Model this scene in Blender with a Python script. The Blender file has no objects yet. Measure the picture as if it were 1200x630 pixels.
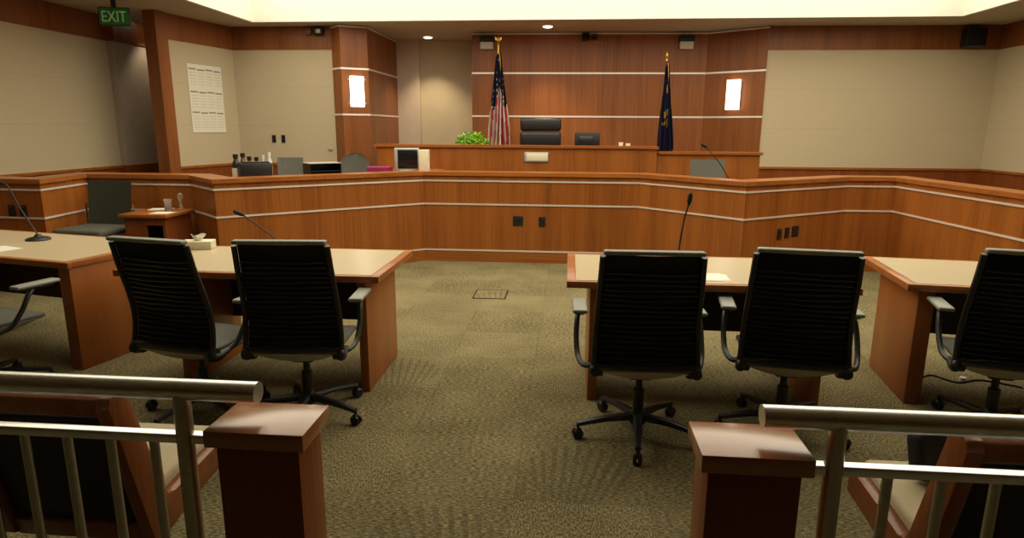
import bpy, bmesh, math, random
from mathutils import Vector, Matrix
random.seed(7)
S = bpy.context.scene
COL = S.collection
R = math.radians

# ------------------------------------------------------------------ materials
def mat_new(name):
    m = bpy.data.materials.new(name); m.use_nodes = True
    nt = m.node_tree; nt.nodes.clear()
    out = nt.nodes.new('ShaderNodeOutputMaterial')
    b = nt.nodes.new('ShaderNodeBsdfPrincipled')
    nt.links.new(b.outputs[0], out.inputs[0])
    return m, nt, b

def N(nt, t, **kw):
    n = nt.nodes.new(t)
    for k, v in kw.items(): setattr(n, k, v)
    return n

def ramp(nt, fac, stops):
    r = N(nt, 'ShaderNodeValToRGB')
    el = r.color_ramp.elements
    while len(el) < len(stops): el.new(.5)
    for e, (p, c) in zip(el, stops):
        e.position = p; e.color = (*c, 1)
    nt.links.new(fac, r.inputs[0])
    return r.outputs[0]

def plain(name, c, rough=.5, metal=0., noise=.12, scale=60., bump=0., spec=.5, coat=0.):
    """a solid colour broken by a fine procedural mottle"""
    m, nt, b = mat_new(name)
    tc = N(nt, 'ShaderNodeTexCoord')
    n = N(nt, 'ShaderNodeTexNoise'); n.inputs['Scale'].default_value = scale; n.inputs['Detail'].default_value = 3
    nt.links.new(tc.outputs['Object'], n.inputs['Vector'])
    lo = tuple(x*(1-noise) for x in c); hi = tuple(min(1, x*(1+noise)) for x in c)
    nt.links.new(ramp(nt, n.outputs[0], [(.3, lo), (.7, hi)]), b.inputs['Base Color'])
    b.inputs['Roughness'].default_value = rough; b.inputs['Metallic'].default_value = metal
    b.inputs['Specular IOR Level'].default_value = spec; b.inputs['Coat Weight'].default_value = coat
    if bump:
        bp = N(nt, 'ShaderNodeBump'); bp.inputs['Strength'].default_value = bump; bp.inputs['Distance'].default_value = .002
        nt.links.new(n.outputs[0], bp.inputs['Height']); nt.links.new(bp.outputs[0], b.inputs['Normal'])
    return m

def wood(name, c, axis='z', rough=.36, contrast=.42, coat=.0, band=.42, spec=.4):
    """veneer: fine grain and broad leaf-to-leaf tone, both running along one axis of the object"""
    m, nt, b = mat_new(name)
    tc = N(nt, 'ShaderNodeTexCoord')
    def stretched(s_cross, s_along):
        mp = N(nt, 'ShaderNodeMapping')
        mp.inputs['Scale'].default_value = tuple(s_along if a == axis else s_cross for a in 'xyz')
        nt.links.new(tc.outputs['Object'], mp.inputs['Vector']); return mp.outputs[0]
    g = N(nt, 'ShaderNodeTexNoise'); g.inputs['Scale'].default_value = 1; g.inputs['Detail'].default_value = 6; g.inputs['Distortion'].default_value = .3
    nt.links.new(stretched(70, 1.6), g.inputs['Vector'])
    w = N(nt, 'ShaderNodeTexNoise'); w.inputs['Scale'].default_value = 1; w.inputs['Detail'].default_value = 2
    nt.links.new(stretched(5.5, .15), w.inputs['Vector'])
    mx = N(nt, 'ShaderNodeMath', operation='MULTIPLY_ADD'); mx.inputs[1].default_value = band/(contrast+.001)
    nt.links.new(w.outputs[0], mx.inputs[0]); nt.links.new(g.outputs[0], mx.inputs[2])
    dv = N(nt, 'ShaderNodeMath', operation='DIVIDE'); dv.inputs[1].default_value = 1 + band/(contrast+.001)
    nt.links.new(mx.outputs[0], dv.inputs[0])
    k = contrast
    nt.links.new(ramp(nt, dv.outputs[0], [(.30, (c[0]*(1-k), c[1]*(1-k*1.15), c[2]*(1-k*1.25))), (.52, c),
                                          (.72, (c[0]*(1+k*.6), c[1]*(1+k*.7), c[2]*(1+k*.8)))]), b.inputs['Base Color'])
    b.inputs['Roughness'].default_value = rough; b.inputs['Specular IOR Level'].default_value = spec
    b.inputs['Coat Weight'].default_value = coat; b.inputs['Coat Roughness'].default_value = .2
    return m

def emit(name, c, strength):
    m, nt, b = mat_new(name)
    b.inputs['Base Color'].default_value = (*c, 1)
    b.inputs['Emission Color'].default_value = (*c, 1); b.inputs['Emission Strength'].default_value = strength
    return m

M = {}
CH = (.315, .098, .017)
M['wood_v'] = wood('cherry_veneer_upright', CH, 'z')
M['wood_x'] = wood('cherry_veneer_lengthwise', (.34, .110, .022), 'x', rough=.3)
M['wood_cap'] = wood('cherry_cap', (.36, .125, .04), 'x', rough=.22, contrast=.15, band=.1, coat=.5, spec=.6)
M['wood_wall'] = wood('cherry_wall_panel', (.31, .100, .026), 'z', rough=.38)
M['wood_band'] = wood('cherry_wall_band', (.25, .080, .021), 'z', rough=.4)
M['wood_dark'] = wood('dark_cherry', (.23, .062, .016), 'z', rough=.35)
M['wood_table'] = wood('table_cherry', (.33, .105, .022), 'z', rough=.35, contrast=.25)
M['wood_edge'] = wood('table_edge_cherry', (.38, .125, .03), 'x', rough=.3, contrast=.2)
M['laminate'] = plain('oatmeal_laminate', (.53, .43, .275), .3, noise=.1, scale=180, spec=.55)
M['strip'] = plain('brushed_aluminium', (.88, .82, .76), .4, metal=.45, noise=.05)
M['steel'] = plain('brushed_steel', (.78, .79, .77), .34, metal=1., noise=.08, scale=25)
M['steel_dark'] = plain('satin_steel', (.42, .40, .34), .34, metal=1., noise=.08)
M['chrome'] = plain('chrome', (.75, .74, .72), .12, metal=1., noise=.03)
M['black_plastic'] = plain('black_plastic', (.010, .010, .011), .38, noise=.1)
M['black_mesh'] = plain('black_mesh_fabric', (.006, .006, .007), .6, noise=.3, scale=300, spec=.3)
M['black_gloss'] = plain('black_slat_plastic', (.012, .012, .012), .25, noise=.1, spec=.7)
M['grey_plastic'] = plain('grey_plastic', (.25, .255, .22), .45, noise=.06)
M['grey_shell'] = plain('bounce_lit_grey_shell', (.42, .39, .30), .55, noise=.06)  # grey lightened: bounce from the carpet is put into the colour
M['grey_fabric'] = plain('grey_fabric', (.105, .105, .09), .9, noise=.2, scale=400, bump=.3)
M['green_grey_fabric'] = plain('green_grey_fabric', (.085, .092, .068), .9, noise=.2, scale=300, bump=.3)
M['mid_grey_fabric'] = plain('mid_grey_fabric', (.25, .25, .22), .9, noise=.2, scale=300)
M['beige_fabric'] = plain('beige_fabric', (.50, .42, .28), .9, noise=.12, scale=300, bump=.3)
M['dark_fabric'] = plain('dark_back_fabric', (.018, .010, .008), .85, noise=.2, scale=300)
M['leather'] = plain('black_leather', (.013, .013, .014), .38, noise=.2, scale=90, bump=.3)
M['paper'] = plain('white_paper', (.80, .76, .66), .7, noise=.03)
M['ink'] = plain('grey_print', (.28, .27, .24), .8)
M['ink_pale'] = plain('pale_print', (.64, .61, .54), .8, noise=.25, scale=120)
M['white_plastic'] = plain('white_plastic', (.72, .72, .66), .4, noise=.04)
M['cream'] = plain('cream_card', (.75, .70, .52), .6, noise=.05)
M['gold'] = plain('gold_metal', (.80, .50, .10), .3, metal=.9, noise=.1)
M['gold_cloth'] = plain('gold_fringe', (.62, .40, .06), .8, noise=.3, scale=200)
M['navy'] = plain('navy_cloth', (.018, .020, .085), .75, noise=.3, scale=60)
M['red'] = plain('red_cloth', (.55, .04, .05), .75, noise=.2)
M['white_cloth'] = plain('white_cloth', (.85, .80, .74), .75, noise=.06)
M['leaf'] = plain('bright_leaf', (.20, .50, .015), .45, noise=.5, scale=40)
M['terracotta'] = plain('brown_pot', (.20, .10, .05), .7)
M['magenta'] = plain('magenta_card', (.32, .015, .11), .6)
M['screen'] = plain('dark_screen', (.012, .012, .013), .15, noise=.1)
M['silver'] = plain('silver_plastic', (.50, .50, .48), .35, metal=.3, noise=.04)
M['amber'] = plain('amber_liquid', (.20, .09, .02), .3, noise=.1)
M['ceiling'] = plain('ceiling_paint', (.50, .44, .34), .9, noise=.03, scale=8)
M['cove'] = plain('white_cove_paint', (.88, .87, .80), .9, noise=.02)
M['mauve'] = plain('mauve_paint', (.40, .33, .28), .85, noise=.04, scale=6)
M['pale_wall'] = plain('pale_paint', (.68, .56, .45), .85, noise=.03, scale=6)
M['alcove_wall'] = plain('alcove_paint', (.64, .54, .37), .85, noise=.03, scale=6)
M['platform'] = plain('platform_carpet', (.16, .14, .085), .95, noise=.3, scale=200)
M['glow'] = emit('luminous_cove', (1, .93, .72), 5.2)
M['sconce'] = emit('sconce_glass', (1, .90, .68), 9.0)
M['modesty'] = wood('shaded_side_laminate', (.035, .016, .009), 'z', rough=.5)  # modesty panels: shade under the tables put into a near-black colour
M['wood_pier'] = wood('shaded_cherry_pier', (.25, .078, .017), 'z', rough=.38)  # angled piers get less light; that shade is put into the wood colour
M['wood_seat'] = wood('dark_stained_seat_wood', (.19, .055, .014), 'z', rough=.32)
M['downlight'] = emit('downlight_lens', (1, .86, .62), 14.0)
M['green_sign'] = emit('exit_green', (.008, .085, .010), .30)
M['sign_letter'] = emit('exit_letters', (.30, .42, .20), .22)

def glass():
    m, nt, b = mat_new('clear_glass')
    b.inputs['Base Color'].default_value = (.95, .95, .92, 1); b.inputs['Roughness'].default_value = .05
    b.inputs['Transmission Weight'].default_value = .9; b.inputs['IOR'].default_value = 1.3
    return m
M['glass'] = glass()

def fabric_wall():
    """woven wall panels with faint horizontal joints"""
    m, nt, b = mat_new('beige_wall_fabric')
    tc = N(nt, 'ShaderNodeTexCoord')
    n = N(nt, 'ShaderNodeTexNoise'); n.inputs['Scale'].default_value = 140; n.inputs['Detail'].default_value = 2
    nt.links.new(tc.outputs['Object'], n.inputs['Vector'])
    col = ramp(nt, n.outputs[0], [(.3, (.525, .435, .295)), (.7, (.585, .49, .34))])
    sx = N(nt, 'ShaderNodeSeparateXYZ'); nt.links.new(tc.outputs['Object'], sx.inputs[0])
    a = N(nt, 'ShaderNodeMath', operation='SUBTRACT'); a.inputs[1].default_value = 1.06
    d = N(nt, 'ShaderNodeMath', operation='MODULO'); d.inputs[1].default_value = .60
    nt.links.new(sx.outputs[2], a.inputs[0]); nt.links.new(a.outputs[0], d.inputs[0])
    lt = N(nt, 'ShaderNodeMath', operation='LESS_THAN'); lt.inputs[1].default_value = .008
    nt.links.new(d.outputs[0], lt.inputs[0])
    ml = N(nt, 'ShaderNodeMath', operation='MULTIPLY'); ml.inputs[1].default_value = .22
    nt.links.new(lt.outputs[0], ml.inputs[0])
    mx = N(nt, 'ShaderNodeMixRGB'); mx.inputs[2].default_value = (.25, .21, .13, 1)
    nt.links.new(ml.outputs[0], mx.inputs[0]); nt.links.new(col, mx.inputs[1])
    nt.links.new(mx.outputs[0], b.inputs['Base Color'])
    b.inputs['Roughness'].default_value = .95; b.inputs['Specular IOR Level'].default_value = .1
    return m
M['wall'] = fabric_wall()

def carpet():
    """olive loop-pile carpet tiles: flecked yarn, random laying direction, dark joints, some tiles woven with stripes"""
    m, nt, b = mat_new('olive_carpet_tiles')
    L = nt.links.new
    tc = N(nt, 'ShaderNodeTexCoord')
    mp = N(nt, 'ShaderNodeMapping'); mp.inputs['Location'].default_value = (.36, .689, 0); mp.inputs['Scale'].default_value = (1/.61, 1/.61, 1)
    L(tc.outputs['Object'], mp.inputs['Vector'])
    fl = N(nt, 'ShaderNodeVectorMath', operation='FLOOR'); L(mp.outputs[0], fl.inputs[0])
    fr = N(nt, 'ShaderNodeVectorMath', operation='FRACTION'); L(mp.outputs[0], fr.inputs[0])
    wn = N(nt, 'ShaderNodeTexWhiteNoise', noise_dimensions='2D'); L(fl.outputs[0], wn.inputs['Vector'])
    sf = N(nt, 'ShaderNodeSeparateXYZ'); L(fr.outputs[0], sf.inputs[0])
    swc = N(nt, 'ShaderNodeSeparateColor'); L(wn.outputs['Color'], swc.inputs[0])
    def mth(op, a, bb=None, c=None):
        n = N(nt, 'ShaderNodeMath', operation=op)
        for i, v in enumerate((a, bb, c)):
            if v is None: continue
            if isinstance(v, (int, float)): n.inputs[i].default_value = v
            else: L(v, n.inputs[i])
        return n.outputs[0]
    # fine yarn flecks stretched one way or the other
    def flecks(sx, sy):
        q = N(nt, 'ShaderNodeMapping'); q.inputs['Scale'].default_value = (sx, sy, 1); L(tc.outputs['Object'], q.inputs['Vector'])
        n = N(nt, 'ShaderNodeTexNoise'); n.inputs['Scale'].default_value = 1; n.inputs['Detail'].default_value = 4; n.inputs['Roughness'].default_value = .7
        L(q.outputs[0], n.inputs['Vector']); return n.outputs[0]
    fa, fb = flecks(42, 170), flecks(150, 55)
    pick = mth('GREATER_THAN', swc.outputs[0], .55)
    fx = N(nt, 'ShaderNodeMix', data_type='FLOAT'); L(pick, fx.inputs[0]); L(fa, fx.inputs[2]); L(fb, fx.inputs[3])
    big = N(nt, 'ShaderNodeTexNoise'); big.inputs['Scale'].default_value = 2.2; big.inputs['Detail'].default_value = 3
    L(tc.outputs['Object'], big.inputs['Vector'])
    v = mth('ADD', mth('MULTIPLY', fx.outputs[0], .88), mth('MULTIPLY', big.outputs[0], .12))
    v = mth('ADD', v, mth('MULTIPLY', mth('SUBTRACT', wn.outputs['Value'], .5), .025))
    col = ramp(nt, v, [(.38, (.046, .039, .018)), (.50, (.172, .143, .073)), (.62, (.37, .31, .175))])
    # fans of woven stripes on some tiles
    ang = mth('ARCTAN2', mth('ADD', sf.outputs[1], .9), mth('SUBTRACT', sf.outputs[0], mth('MULTIPLY', swc.outputs[1], 1.0)))
    st = mth('SINE', mth('MULTIPLY', ang, 105.))
    sel = mth('GREATER_THAN', swc.outputs[2], .975)
    sfl = N(nt, 'ShaderNodeSeparateXYZ'); L(fl.outputs[0], sfl.inputs[0])
    for tx, ty in ((0, 5), (-1, 4), (1, 4)):
        hit = mth('MULTIPLY', mth('COMPARE', sfl.outputs[0], tx, .5), mth('COMPARE', sfl.outputs[1], ty, .5))
        sel = mth('MAXIMUM', sel, hit)
    rad = mth('ADD', mth('POWER', mth('SUBTRACT', sf.outputs[0], .5), 2.), mth('POWER', mth('SUBTRACT', sf.outputs[1], .45), 2.))
    inside = mth('LESS_THAN', rad, .19)
    stripe = mth('MULTIPLY', mth('MULTIPLY', mth('GREATER_THAN', st, .25), sel), mth('MULTIPLY', inside, mth('MULTIPLY', fx.outputs[0], .62)))
    m1 = N(nt, 'ShaderNodeMixRGB'); m1.inputs[2].default_value = (.060, .048, .026, 1); L(stripe, m1.inputs[0]); L(col, m1.inputs[1])
    # joints
    ex = mth('MINIMUM', sf.outputs[0], sf.outputs[1])
    seam = mth('MULTIPLY', mth('LESS_THAN', ex, .010), .26)
    m2 = N(nt, 'ShaderNodeMixRGB'); m2.inputs[2].default_value = (.05, .045, .02, 1); L(seam, m2.inputs[0]); L(m1.outputs[0], m2.inputs[1])
    L(m2.outputs[0], b.inputs['Base Color'])
    b.inputs['Roughness'].default_value = 1.; b.inputs['Specular IOR Level'].default_value = .05
    bp = N(nt, 'ShaderNodeBump'); bp.inputs['Strength'].default_value = .5; bp.inputs['Distance'].default_value = .004
    L(v, bp.inputs['Height']); L(bp.outputs[0], b.inputs['Normal'])
    return m
M['carpet'] = carpet()

def star_canton():
    m, nt, b = mat_new('starred_navy_cloth')
    tc = N(nt, 'ShaderNodeTexCoord')
    v = N(nt, 'ShaderNodeTexVoronoi'); v.inputs['Scale'].default_value = 11; v.inputs['Randomness'].default_value = .35
    nt.links.new(tc.outputs['Object'], v.inputs['Vector'])
    nt.links.new(ramp(nt, v.outputs['Distance'], [(.22, (.6, .58, .55)), (.27, (.014, .017, .06))]), b.inputs['Base Color'])
    b.inputs['Roughness'].default_value = .75
    return m
M['canton'] = star_canton()

# ------------------------------------------------------------------ mesh helpers
class MB:
    def __init__(s): s.bm = bmesh.new(); s.mats = None
    def box(s, c, d, rz=0, bevel=0, rot=None, seg=2):
        r = bmesh.ops.create_cube(s.bm, size=1)
        mt = Matrix.Translation(Vector(c)) @ (rot if rot else Matrix.Rotation(rz, 4, 'Z')) @ Matrix.Diagonal((*d, 1))
        bmesh.ops.transform(s.bm, matrix=mt, verts=r['verts'])
        if bevel:
            es = {e for v in r['verts'] for e in v.link_edges}
            bmesh.ops.bevel(s.bm, geom=list(es), offset=bevel, segments=seg, affect='EDGES', profile=.5)
        return s
    def b2(s, x0, x1, y0, y1, z0, z1, bevel=0):
        return s.box(((x0+x1)/2, (y0+y1)/2, (z0+z1)/2), (abs(x1-x0), abs(y1-y0), abs(z1-z0)), bevel=bevel)
    def ext(s, pts, vec, bevel=0):
        """extrude a closed 3-D outline along vec"""
        vec = Vector(vec)
        a = [s.bm.verts.new(Vector(p)) for p in pts]; b = [s.bm.verts.new(Vector(p)+vec) for p in pts]
        n = len(a); fs = [s.bm.faces.new(a[::-1]), s.bm.faces.new(b)]
        for i in range(n): fs.append(s.bm.faces.new((a[i], a[(i+1) % n], b[(i+1) % n], b[i])))
        bmesh.ops.recalc_face_normals(s.bm, faces=fs)
        if bevel:
            es = {e for f in fs for e in f.edges}
            bmesh.ops.bevel(s.bm, geom=list(es), offset=bevel, segments=2, affect='EDGES', profile=.5)
        return s
    def prism(s, poly, z0, z1, bevel=0):
        return s.ext([(x, y, z0) for x, y in poly], (0, 0, z1-z0), bevel)
    def tube(s, pts, r, n=10, smooth=0, closed=False, flat=1.):
        P = [Vector(p) for p in pts]
        if smooth:
            Q = []
            m = len(P)
            for i in range(m if closed else m-1):
                p0 = P[(i-1) % m] if (closed or i) else P[0]; p1 = P[i]; p2 = P[(i+1) % m]
                p3 = P[(i+2) % m] if (closed or i+2 < m) else P[-1]
                for k in range(smooth):
                    t = k/smooth
                    Q.append(.5*((2*p1)+(-p0+p2)*t+(2*p0-5*p1+4*p2-p3)*t*t+(-p0+3*p1-3*p2+p3)*t**3))
            if not closed: Q.append(P[-1])
            P = Q
        m = len(P); rs = r if isinstance(r, (list, tuple)) else None
        rings = []; up = None
        for i, p in enumerate(P):
            d = (P[(i+1) % m]-P[(i-1) % m]) if closed else (P[min(i+1, m-1)]-P[max(i-1, 0)])
            d.normalize()
            if up is None:
                up = Vector((0, 0, 1)) if abs(d.z) < .9 else Vector((1, 0, 0))
            a = d.cross(up).normalized(); up = a.cross(d).normalized()
            if rs: q = i/(m-1)*(len(rs)-1); k = min(int(q), len(rs)-2); rr = rs[k]+(rs[k+1]-rs[k])*(q-k)
            else: rr = r
            rings.append([s.bm.verts.new(p+a*rr*math.cos(2*math.pi*j/n)+up*rr*flat*math.sin(2*math.pi*j/n)) for j in range(n)])
        fs = []
        for i in range(m if closed else m-1):
            A, B = rings[i], rings[(i+1) % m]
            for j in range(n): fs.append(s.bm.faces.new((A[j], A[(j+1) % n], B[(j+1) % n], B[j])))
        if not closed:
            fs.append(s.bm.faces.new(rings[0][::-1])); fs.append(s.bm.faces.new(rings[-1]))
        bmesh.ops.recalc_face_normals(s.bm, faces=fs)
        return s
    def lathe(s, prof, c=(0, 0, 0), n=20, rot=None):
        c = Vector(c); rings = []
        for r, z in prof:
            ring = []
            for j in range(n):
                v = Vector((max(r, 1e-4)*math.cos(2*math.pi*j/n), max(r, 1e-4)*math.sin(2*math.pi*j/n), z))
                ring.append(s.bm.verts.new(c+(rot @ v if rot else v)))
            rings.append(ring)
        fs = []
        for A, B in zip(rings, rings[1:]):
            for j in range(n): fs.append(s.bm.faces.new((A[j], A[(j+1) % n], B[(j+1) % n], B[j])))
        fs.append(s.bm.faces.new(rings[0][::-1])); fs.append(s.bm.faces.new(rings[-1]))
        bmesh.ops.recalc_face_normals(s.bm, faces=fs)
        return s
    def grid(s, fn, nu, nv, thick=0.):
        """surface fn(u,v)->point, given a thickness along y if asked"""
        V = [[s.bm.verts.new(Vector(fn(i/nu, j/nv))) for j in range(nv+1)] for i in range(nu+1)]
        F = []
        for i in range(nu):
            for j in range(nv): F.append(s.bm.faces.new((V[i][j], V[i+1][j], V[i+1][j+1], V[i][j+1])))
        if thick:
            r = bmesh.ops.solidify(s.bm, geom=F, thickness=thick)
        return F
    def build(s, name, mat, parent=None, smooth=True, world=False):
        me = bpy.data.meshes.new(name)
        if world and parent is not None:
            inv = (Matrix.Translation(parent.location) @ Matrix.Rotation(parent.rotation_euler.z, 4, 'Z')).inverted()
            bmesh.ops.transform(s.bm, matrix=inv, verts=s.bm.verts)
        s.bm.to_mesh(me); s.bm.free()
        for m_ in (mat if isinstance(mat, list) else [mat]): me.materials.append(m_)
        if smooth:
            me.shade_smooth()
            try: me.set_sharp_from_angle(angle=R(38))
            except Exception: pass
        o = bpy.data.objects.new(name, me); COL.objects.link(o)
        if parent is not None: o.parent = parent
        return o

def offset(poly, d):
    """mitred parallel of an open polyline, d to its left"""
    P = [Vector((x, y)) for x, y in poly]; out = []
    nr = [Vector((-(b-a).y, (b-a).x)).normalized() for a, b in zip(P, P[1:])]
    for i, p in enumerate(P):
        if i == 0: out.append(p+nr[0]*d)
        elif i == len(P)-1: out.append(p+nr[-1]*d)
        else:
            n = nr[i-1]+nr[i]; n /= n.dot(nr[i]); out.append(p+n*d)
    return [(p.x, p.y) for p in out]

def ribbon(mb, poly, d0, d1, z0, z1):
    """wall following a polyline between two parallels, one prism per run"""
    a, b = offset(poly, d0), offset(poly, d1)
    for i in range(len(poly)-1):
        mb.prism([a[i], a[i+1], b[i+1], b[i]], z0, z1)
    return mb

def thing(name, label, cat, loc=(0, 0, 0), rz=0, group=None):
    o = bpy.data.objects.new(name, None); COL.objects.link(o)
    o.empty_display_size = .1
    o.location = loc; o.rotation_euler = (0, 0, rz); o['label'] = label; o['category'] = cat
    if group: o['group'] = group
    return o
def tag(o, label, cat, group=None):
    o['label'] = label; o['category'] = cat
    if group: o['group'] = group
    return o
def struct(o, label=None):
    o['kind'] = 'structure'
    if label: o['label'] = label
    return o
def dup(root, loc, rz, label, group=None):
    r = root.copy(); COL.objects.link(r); r.location = loc; r.rotation_euler = (0, 0, rz); r['label'] = label
    if group: r['group'] = group
    def kids(src, dst):
        for ch in list(src.children):
            c = ch.copy(); COL.objects.link(c); c.parent = dst
            kids(ch, c)
    kids(root, r)
    return r

# ------------------------------------------------------------------ the room
ZC = 3.2           # ceiling
ZB = 2.85          # lower edge of the wooden band under it
ZR = 1.07          # top of the wooden dado
XL, XR, YF, YB = -6.74, 6.42, -6.5, 12.25

struct(MB().b2(XL-.2, XR+.2, YF-.2, YB+.2, -.1, 0).build('floor', M['carpet'], smooth=False))

TX0, TX1, TY0, TY1 = -4.86, 5.38, 2.9, 9.98     # the lit recess of the ceiling
mb = MB()
mb.b2(XL-.2, TX0, YF-.2, YB+.2, ZC, ZC+.06); mb.b2(TX1, XR+.2, YF-.2, YB+.2, ZC, ZC+.06)
mb.b2(TX0, TX1, YF-.2, TY0, ZC, ZC+.06); mb.b2(TX0, TX1, TY1, YB+.2, ZC, ZC+.06)
struct(mb.build('ceiling', M['ceiling'], smooth=False))
TD = .55           # depth of the recess
mb = MB()
mb.b2(TX0-.03, TX0+.012, TY0-.03, TY1+.03, ZC-.001, ZC+TD); mb.b2(TX1-.012, TX1+.03, TY0-.03, TY1+.03, ZC-.001, ZC+TD)
mb.b2(TX0+.012, TX1-.012, TY0-.03, TY0+.012, ZC-.001, ZC+TD); mb.b2(TX0+.012, TX1-.012, TY1-.012, TY1+.03, ZC-.001, ZC+TD)
mb.b2(TX0-.03, TX1+.03, TY0-.03, TY1+.03, ZC+TD, ZC+TD+.04)
struct(mb.build('trim_1', M['cove'], smooth=False))
tag(MB().b2(TX0+.12, TX1-.15, TY0+.6, TY1-.03, ZC+TD-.06, ZC+TD).build('luminous_ceiling', M['glow'], smooth=False),
    'large cream glowing light panel in the recess of the ceiling', 'ceiling light')

def dado_wall(name, poly, d=.12, band=True, dado=True, top=None):
    """fabric wall along a polyline, room on its right-hand side; wooden band above and dado below are its parts"""
    top = top or ZC
    w = ribbon(MB(), poly, 0, d, ZR if dado else 0, ZB if band else top).build(name, M['wall'], smooth=False)
    struct(w)
    if band:
        b = ribbon(MB(), poly, -.012, d, ZB, top).build('wood_band', M['wood_band'], w, smooth=False)
    if dado:
        ribbon(MB(), poly, -.012, d, 0, ZR-.035).build('dado_panel', M['wood_dark'], w, smooth=False)
        ribbon(MB(), poly, -.035, d, ZR-.035, ZR).build('dado_rail', M['wood_x'], w, smooth=False)
    return w

# side walls, the wall behind the viewer
dado_wall('wall_left', [(XL, YF), (XL, 9.28)])
dado_wall('wall_right', [(XR, 10.82), (XR, YF)])
struct(ribbon(MB(), [(XR, YF), (XL, YF)], 0, .12, 0, ZC).build('wall_rear', M['wood_seat'], smooth=False))
dado_wall('wall_back_right', [(2.98, 10.74), (XR+.05, 10.82)])
# passage on the left behind the wooden door post
w = ribbon(MB(), [(XL+.11, 9.28), (XL+.11, YB)], 0, .23, ZR, ZB).build('wall_passage_left', M['mauve'], smooth=False); struct(w)
ribbon(MB(), [(XL+.11, 9.28), (XL+.11, YB)], -.012, .23, ZB, ZC).build('wood_band', M['wood_band'], w, smooth=False)
ribbon(MB(), [(XL+.11, 9.28), (XL+.11, YB)], -.02, .23, 0, ZR).build('dado_panel', M['wood_dark'], w, smooth=False)
struct(MB().b2(XL, -5.3, 12.1, 12.22, 0, ZC).build('wall_passage_end', M['mauve'], smooth=False))
dado_wall('wall_back_left', [(-5.735, 9.02), (-5.45, 10.44), (-3.70, 10.44)])
pt = [(-5.80, 8.88), (-5.71, 8.86), (-5.67, 9.06), (-5.76, 9.08)]
struct(MB().prism([(-5.90, 8.90), (-5.70, 8.86), (-5.66, 9.06), (-5.86, 9.10)], 0, ZC).build('trim_2', M['wood_band'], smooth=False))
# alcove between the left wooden pier and the central wooden wall
struct(MB().b2(-3.3, -1.5, 12.25, 12.35, 0, ZC).build('wall_alcove', M['alcove_wall'], smooth=False))
struct(MB().b2(-3.22, -2.80, 12.16, 12.25, 0, ZC).build('wall_alcove_pier', M['pale_wall'], smooth=False))

def clad(name, poly, closed_poly, mt='wood_wall'):
    w = struct(MB().prism(closed_poly, 0, ZC-.035).build(name, M[mt], smooth=False))
    for z in (2.55, 1.845):
        ribbon(MB(), poly, -.012, .004, z-.014, z+.014).build('metal_strip', M['strip'], w, smooth=False)
    ribbon(MB(), poly, -.02, .02, ZC-.035, ZC-.012).build('top_trim', M['strip'], w, smooth=False)
    return w
clad('wall_center', [(-1.68, 11.22), (2.20, 11.32)], [(-1.68, 11.22), (2.20, 11.32), (2.20, 12.2), (-1.68, 12.2)])
clad('wall_pier_right', [(2.20, 11.32), (3.00, 10.72)], [(2.20, 11.32), (3.00, 10.72), (3.05, 12.0), (2.20, 12.0)], 'wood_pier')
clad('wall_pier_left', [(-3.80, 10.42), (-3.60, 10.24), (-3.235, 10.46), (-3.22, 12.2)],
     [(-3.80, 10.42), (-3.60, 10.24), (-3.235, 10.46), (-3.22, 12.2), (-3.80, 12.2)], 'wood_pier')

# raised floors behind the counter
struct(MB().prism([(-3.58, 6.72), (-1.87, 8.17), (.93, 8.17), (1.80, 7.28), (2.75, 8.2), (2.75, 9.35), (-3.6, 9.35), (-3.9, 7.3)], 0, .30)
       .build('floor_clerk_platform', M['platform'], smooth=False))
struct(MB().prism([(-3.1, 9.36), (2.6, 9.36), (2.6, 10.8), (2.18, 11.2), (-1.65, 11.2), (-3.1, 11.2)], 0, .50).build('floor_judge_platform', M['platform'], smooth=False))
struct(MB().prism([(-5.20, 5.85), (-4.05, 5.85), (-3.78, 6.18), (-4.26, 6.82), (-5.36, 6.82), (-5.25, 6.1)], 0, .13).build('floor_witness_platform', M['platform'], smooth=False))

# ------------------------------------------------------------------ the wooden bar in front of the bench
ZT = 1.12
LBAR = [(-6.70, 6.15), (-5.30, 6.06), (-5.42, 6.86), (-4.19, 6.86), (-3.63, 6.34)]
CBAR = [(-3.63, 6.34), (-1.80, 7.90), (.84, 7.90), (1.83, 6.89)]
RBAR = [(1.83, 6.89), (3.23, 7.85), (3.77, 7.87), (4.06, 4.2)]
RUN = LBAR+CBAR[1:]+RBAR[1:]
def bar(name, poly, label, cat):
    k = RUN.index(poly[0])
    offs = lambda d: offset(RUN, d)[k:k+len(poly)]
    def run(mb, d0, d1, z0, z1):
        a, b = offs(d0), offs(d1)
        for i in range(len(poly)-1): mb.prism([a[i], a[i+1], b[i+1], b[i]], z0, z1)
        return mb
    x = sum(p[0] for p in poly)/len(poly); y = sum(p[1] for p in poly)/len(poly)
    t = thing(name, label, cat, (x, y, 0))
    p, q = offs(0), offs(.20)
    for a in range(len(poly)-1):
        MB().prism([p[a], p[a+1], q[a+1], q[a]], .155, 1.075).build('front_panel', M['wood_v'], t, smooth=False, world=True)
    run(MB(), -.004, .20, 0, .14).build('base_board', M['wood_x'], t, smooth=False, world=True)
    run(MB(), -.022, .25, 1.075, ZT).build('cap', M['wood_x'], t, smooth=False, world=True)
    for z in (.147, .725, 1.012):
        run(MB(), -.010, .19, z-.0095, z+.0095).build('metal_strip', M['strip'], t, smooth=False, world=True)
    return t
bar('witness_partition', LBAR, 'low cherry wood partition bending around the witness chair on the left', 'partition')
cb = bar('clerk_counter', CBAR, 'long three-sided cherry wood counter with metal strips across the middle of the room', 'counter')
bar('jury_partition', RBAR, 'low cherry wood partition with metal strips bending around the right corner', 'partition')
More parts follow.
